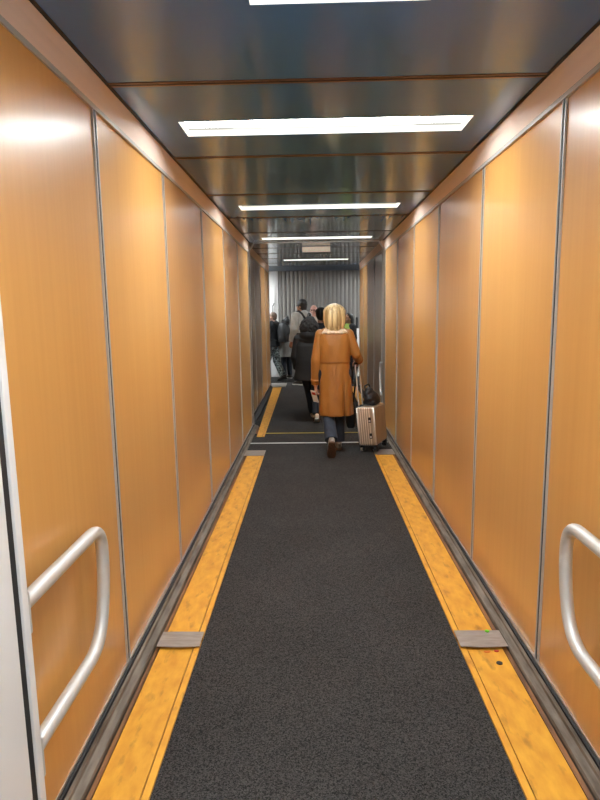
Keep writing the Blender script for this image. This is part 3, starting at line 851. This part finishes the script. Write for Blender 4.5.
for q in range(6):
    x = -.083 + .026 * q
    MB().tube([(x, -hy + .002, .085), (x, -hy - .002, .095), (x, -hy - .002, .495), (x, -hy + .002, .506)], .0075, 10).build('rib', M_CASE_RIB, sc, smooth=True)
th = MB().tube([(-.088, -.135, .51), (-.088, -.135, 1.0)], .008, 10).tube([(-.088, -.015, .51), (-.088, -.015, 1.0)], .008, 10).build('telescopic_handle', M_CASE_EDGE, sc, smooth=True, angle=50)
MB().cap((-.088, -.15, 1.005), .013, (-.088, .0, 1.005), .013).build('grip', M_BLACK, th, smooth=True)
MB().box(-.105, -.065, -.165, .015, .513, .522, .003).build('handle_collar', M_BLACK, th)

# black bag sitting on the case
bg = empty('backpack', (sx_ - .035, sy_ + .015, .528), R(-25), 'slumped small black bag standing on top of the champagne suitcase', 'bag')
b = MB(); b.ell((0, 0, .075), (.080, .125, .078)); b.ell((-.025, -.01, .125), (.055, .09, .075)); b.ell((.025, .02, .055), (.062, .12, .055)); b.box(-.07, .075, -.10, .11, .002, .06, .02)
b.build('bag_body', M_BAG, bg, voxel=.006, smooth_it=6)
MB().tube(rounded_path([(-.03, -.075, .15), (-.055, -.08, .215), (-.055, .07, .225), (-.03, .07, .15)], [.03, .03]), .009, 10).build('carry_strap', M_BAG, bg, smooth=True)
MB().tube([(.01, -.125, .06), (.02, -.08, .122), (.03, 0, .14), (.03, .07, .125), (.02, .125, .07)], .005, 8).build('zip', M_PACK, bg, smooth=True)

# black tote hanging from the handle on the far side
tt = empty('tote_bag', (.455, 6.87, .18), R(-10), 'black shoulder bag hanging low between tan coat and suitcase', 'bag')
b = MB(); b.loft([ringp(z, rx, ry, cx, 0, n=32, ex=3) for z, rx, ry, cx in ((0, .03, .045, .005), (.02, .058, .06, 0), (.14, .068, .062, 0), (.26, .062, .05, 0), (.33, .05, .03, 0))])
b.build('bag_body', M_BAG, tt, subsurf=1)
b = MB().tube(rounded_path([(-.03, 0, .32), (-.005, -.05, .56), (.06, -.16, .80), (.085, -.05, .80), (.03, .01, .32)], [.08, .04, .03]), .010, 8)
b.build('strap', M_BAG, tt, smooth=True)
#MB().ell((-.02, -.055, .47), (.026, .018, .028)).ell((-.015, -.05, .435), (.018, .013, .04)).build('strap_knot', M_TANSTRAP, tt, voxel=.006, smooth_it=3)

# --- hooded person in black padded coat
h = Person('person in long black padded coat with dark hood up, left ahead of tan coat', -.045, 8.28, 0, 1.465, M_SKIN,
           arms={'L': ((-.235, .0, 1.10), (-.21, .10, .89)), 'R': ((.23, .0, 1.10), (.20, .14, .93))},
           legs={'L': ((-.02, .22, .53), (.05, .45, .085), 0), 'R': ((.10, .03, .50), (.115, -.15, .125), 24)})
h.trousers(M_DENIM_BK, 1.0, .07); h.shoes(M_SHOE_BG, M_SOLE_W)
def puff(a, z): return .022 * abs(math.sin(z * 30)) + .015 * math.sin(a * 5)
def hoodx(b):
    b.ell((0, -.035, 1.575), (.145, .135, .150)); b.ell((0, -.05, 1.46), (.155, .135, .14)); b.ell((0, -.03, 1.38), (.19, .13, .09))
h.top('padded_coat', M_PUFF, [(.71, .25, .185, -.01, 0), (.77, .247, .18, -.01, 0), (.85, .24, .175, 0, 0), (1.0, .23, .168, 0, 0), (1.15, .23, .165, 0, 0), (1.28, .225, .155, 0, 0), (1.37, .20, .13, 0, 0), (1.44, .11, .10, 0, 0)],
      (.088, .080, .066), .96, fn=puff, extra=hoodx)
b = MB()
rnd = random.Random(3)
for i in range(150):
    a = rnd.uniform(0, 2 * PI); z = rnd.uniform(-.35, .95); q = math.sqrt(1 - z * z)
    if math.sin(a) > .55 and z < .75: continue
    b.ell((.140 * q * math.cos(a), -.035 + .130 * q * math.sin(a), 1.575 + .145 * z), (.027, .027, .026), u=10, w=8)
h.add('fur_hood', b, M_FUR, .008, 2)

# --- person with dark short hair
d = Person('person with thick black hair and dark top just left of blond woman', .145, 9.75, 8, 1.65, M_SKIN_TAN)
d.trousers(M_DENIM_BK); d.shoes(M_SHOE, M_SOLE_BR); short_hair(d, M_HAIR_DK, 1.1)
TOP = [(.86, .19, .14, 0, 0), (.98, .185, .138, 0, 0), (1.1, .178, .13, 0, 0), (1.22, .19, .132, 0, 0), (1.32, .19, .122, 0, 0), (1.39, .16, .10, 0, -.01), (1.44, .085, .075, 0, -.01)]
d.top('dark_jumper', M_BLKJKT, TOP)

# --- man in grey hoodie
gz = Person('tall man in grey hooded jacket with black backpack straps, facing the bellows', -.225, 12.6, 48, 1.845, M_SKIN_TAN,
            arms={'L': ((-.25, -.02, 1.12), (-.245, .06, .87)), 'R': ((.25, -.02, 1.12), (.24, .08, .90))}, head_turn=18, shw=.185)
gz.trousers(M_DENIM_BK); gz.shoes(M_SHOE, M_SOLE_W); short_hair(gz, M_HAIR_DK, 1.12)
def hooddown(b):
    b.ell((0, -.075, 1.415), (.11, .075, .085)); b.ell((0, -.095, 1.37), (.085, .06, .06))
gz.top('grey_hoodie', M_GREYHOOD, [(.80, .19, .145, 0, 0), (.88, .192, .147, 0, 0), (.98, .188, .142, 0, 0), (1.1, .185, .14, 0, 0), (1.22, .19, .14, 0, 0), (1.32, .19, .125, 0, 0), (1.39, .17, .105, 0, -.01), (1.45, .085, .08, 0, -.01)],
       (.084, .074, .056), extra=hooddown)

def backpack(parent_person, label, w, hgt, z0, y, m, dep=.085):
    k = parent_person.k
    t = empty('backpack', parent_person.root.location + V((0, 0, 0)), parent_person.root.rotation_euler.z, label, 'backpack')
    b = MB(); b.loft([ringp(z0 + hgt * q, w * a, dep * a2, 0, y, n=36, ex=3.2) for q, a, a2 in ((0, .75, .6), (.05, .95, .95), (.3, 1, 1.1), (.7, .97, 1), (.9, .85, .8), (1, .5, .45))])
    b.v = [p * k for p in b.v]; b.build('main_compartment', m, t, subsurf=1)
    b = MB(); b.loft([ringp(z0 + hgt * q, w * .75 * a, .04 * a, 0, y - dep, n=30, ex=3) for q, a in ((.06, .7), (.1, 1), (.4, 1), (.48, .7))]); b.v = [p * k for p in b.v]
    b.build('front_pocket', m, t, subsurf=1)
    b = MB().tube(rounded_path([(-.04, y + .02, z0 + hgt - .01), (-.035, y + .02, z0 + hgt + .05), (.035, y + .02, z0 + hgt + .05), (.04, y + .02, z0 + hgt - .01)], [.025, .025]), .009, 8); b.v = [p * k for p in b.v]
    b.build('top_handle', M_BLACK, t, smooth=True)
    for sx in (-1, 1):
        path = [(sx * .07, y + .05, z0 + hgt - .06), (sx * .10, -.10, 1.43), (sx * .115, -.03, 1.478), (sx * .115, .06, 1.455), (sx * .125, .135, 1.36), (sx * .14, .15, 1.22), (sx * .185, .10, 1.08), (sx * .195, -.02, 1.03), (sx * .12, y + .04, z0 + .06)]
        rg = []
        b = MB().tube(path, .020, 10); b.v = [p * k for p in b.v]
        b.build('shoulder_strap', M_BLACK, t, smooth=True)
    return t
backpack(gz, 'slim black backpack on the man in grey hooded jacket', .12, .40, .98, -.225, M_PACK)

# --- bald man
bm_ = Person('bald man in pale beige shirt facing the viewer, half hidden in queue', .04, 13.3, 165, 1.74, M_SKIN_PINK)
bm_.trousers(M_DENIM_BK); bm_.shoes(M_SHOE, M_SOLE_BR); bm_.top('beige_shirt', M_SHIRT, TOP)
b = MB(); b.ell((-.078, -.035, 1.575), (.012, .05, .035)); b.ell((.078, -.035, 1.575), (.012, .05, .035)); b.ell((0, -.09, 1.56), (.06, .02, .035))
bm_.add('hair', b, M_HAIR_BR, .005, 1)
b = MB()
for sx in (-1, 1):
    b.tube([V((sx * .034 + .022 * math.cos(a), .104, 1.58 + .018 * math.sin(a))) for a in [2 * PI * i / 16 for i in range(17)]], .0025, 6)
    b.tube([(sx * .056, .104, 1.585), (sx * .08, .06, 1.585), (sx * .085, .0, 1.58)], .0025, 6)
b.tube([(-.012, .106, 1.583), (.012, .106, 1.583)], .0025, 6)
bm_.raw('glasses', b, M_BLACK)

# --- man with backpack turning left
lm = Person('man in black jacket and speckled trousers turning left by the white door', -.905, 13.35, 68, 1.595, M_SKIN,
            arms={'L': ((-.235, .03, 1.12), (-.20, .16, .95)), 'R': ((.235, .0, 1.12), (.21, .10, .90))},
            legs={'L': ((-.10, .13, .50), (-.10, .16, .085), 0), 'R': ((.10, -.03, .50), (.10, -.22, .115), 14)}, head_turn=10)
lm.trousers(M_CAMO, 1.15, .075); lm.shoes(M_SHOE, M_BLACK)
b = MB(); b.ell((0, -.014, 1.602), (.080, .098, .100)); b.ell((0, -.045, 1.555), (.073, .058, .062)); b.xform(lm.hr); lm.add('hair', b, M_HAIR_BR, .006, 2)
lm.top('black_jacket', M_BLKJKT, [(.86, .20, .15, 0, 0), (.98, .20, .15, 0, 0), (1.1, .195, .145, 0, 0), (1.22, .20, .145, 0, 0), (1.33, .20, .13, 0, 0), (1.40, .165, .105, 0, -.01), (1.47, .09, .085, 0, -.01)], (.085, .074, .056))
backpack(lm, 'bulky dark grey backpack on the man turning left by the door', .17, .50, .95, -.29, M_PACK, .125)

# --- person in grey coat behind him
gc = Person('short person in grey coat between left backpack and grey hooded man', -.62, 13.82, 40, 1.46, M_SKIN_TAN)
gc.trousers(M_DENIM_BK); gc.shoes(M_SHOE, M_SOLE_W)
gc.top('grey_coat', M_GREYCOAT, [(.62, .225, .17, 0, 0), (.75, .22, .165, 0, 0), (.95, .205, .15, 0, 0), (1.1, .195, .142, 0, 0), (1.22, .195, .14, 0, 0), (1.33, .195, .125, 0, 0), (1.40, .16, .10, 0, -.01), (1.47, .09, .085, 0, -.01)], extra=hooddown)
b = MB(); b.ell((0, -.02, 1.605), (.085, .098, .098)); b.ell((0, -.05, 1.55), (.076, .062, .07)); b.ell((0, -.06, 1.70), (.04, .04, .035)); gc.add('hair', b, M_HAIR_DK, .006, 2)

# --- staff member at the right
st = Person('dark haired person in lime vest right of blond woman, facing left', .80, 12.7, 118, 1.545, M_SKIN_TAN,
            arms={'L': ((-.225, -.02, 1.12), (-.235, .06, .88)), 'R': ((.235, -.05, 1.13), (.22, .12, 1.02))})
st.trousers(M_DENIM_BK); st.shoes(M_SHOE, M_SOLE_BR); st.top('dark_jacket', M_BLKJKT, TOP)
b = MB(); b.loft([ringp(z, rx, ry, 0, cy, n=40) for z, rx, ry, cy in ((1.0, .197, .15, 0), (1.12, .19, .143, 0), (1.24, .20, .143, 0), (1.33, .195, .132, 0), (1.40, .165, .112, -.01), (1.452, .095, .085, -.01))])
st.add('lime_vest', b, M_HIVIS, .008, 2)
st.raw('hair', hair_loft([(1.40, .07, .05, -.06, 70), (1.46, .095, .08, -.045, 68), (1.54, .098, .105, -.025, 62), (1.60, .094, .108, -.015, 46), (1.65, .082, .098, -.01, 20), (1.69, .05, .06, -.01, 0), (1.703, .01, .012, -.01, 0)], jag=.03, seed=4), M_HAIR_DK)

# ------------------------------------------------------------------ world and view
wd = bpy.data.worlds.new('world'); bpy.context.scene.world = wd; wd.use_nodes = True
wd.node_tree.nodes['Background'].inputs[0].default_value = (.8, .85, 1, 1)
wd.node_tree.nodes['Background'].inputs[1].default_value = .02
sc_ = bpy.context.scene
sc_.view_settings.view_transform = 'Standard'
sc_.view_settings.look = 'None'
sc_.view_settings.exposure = 0
sc_.cycles.use_denoising = True
sc_.cycles.max_bounces = 8
sc_.cycles.caustics_reflective = False
sc_.cycles.caustics_refractive = False
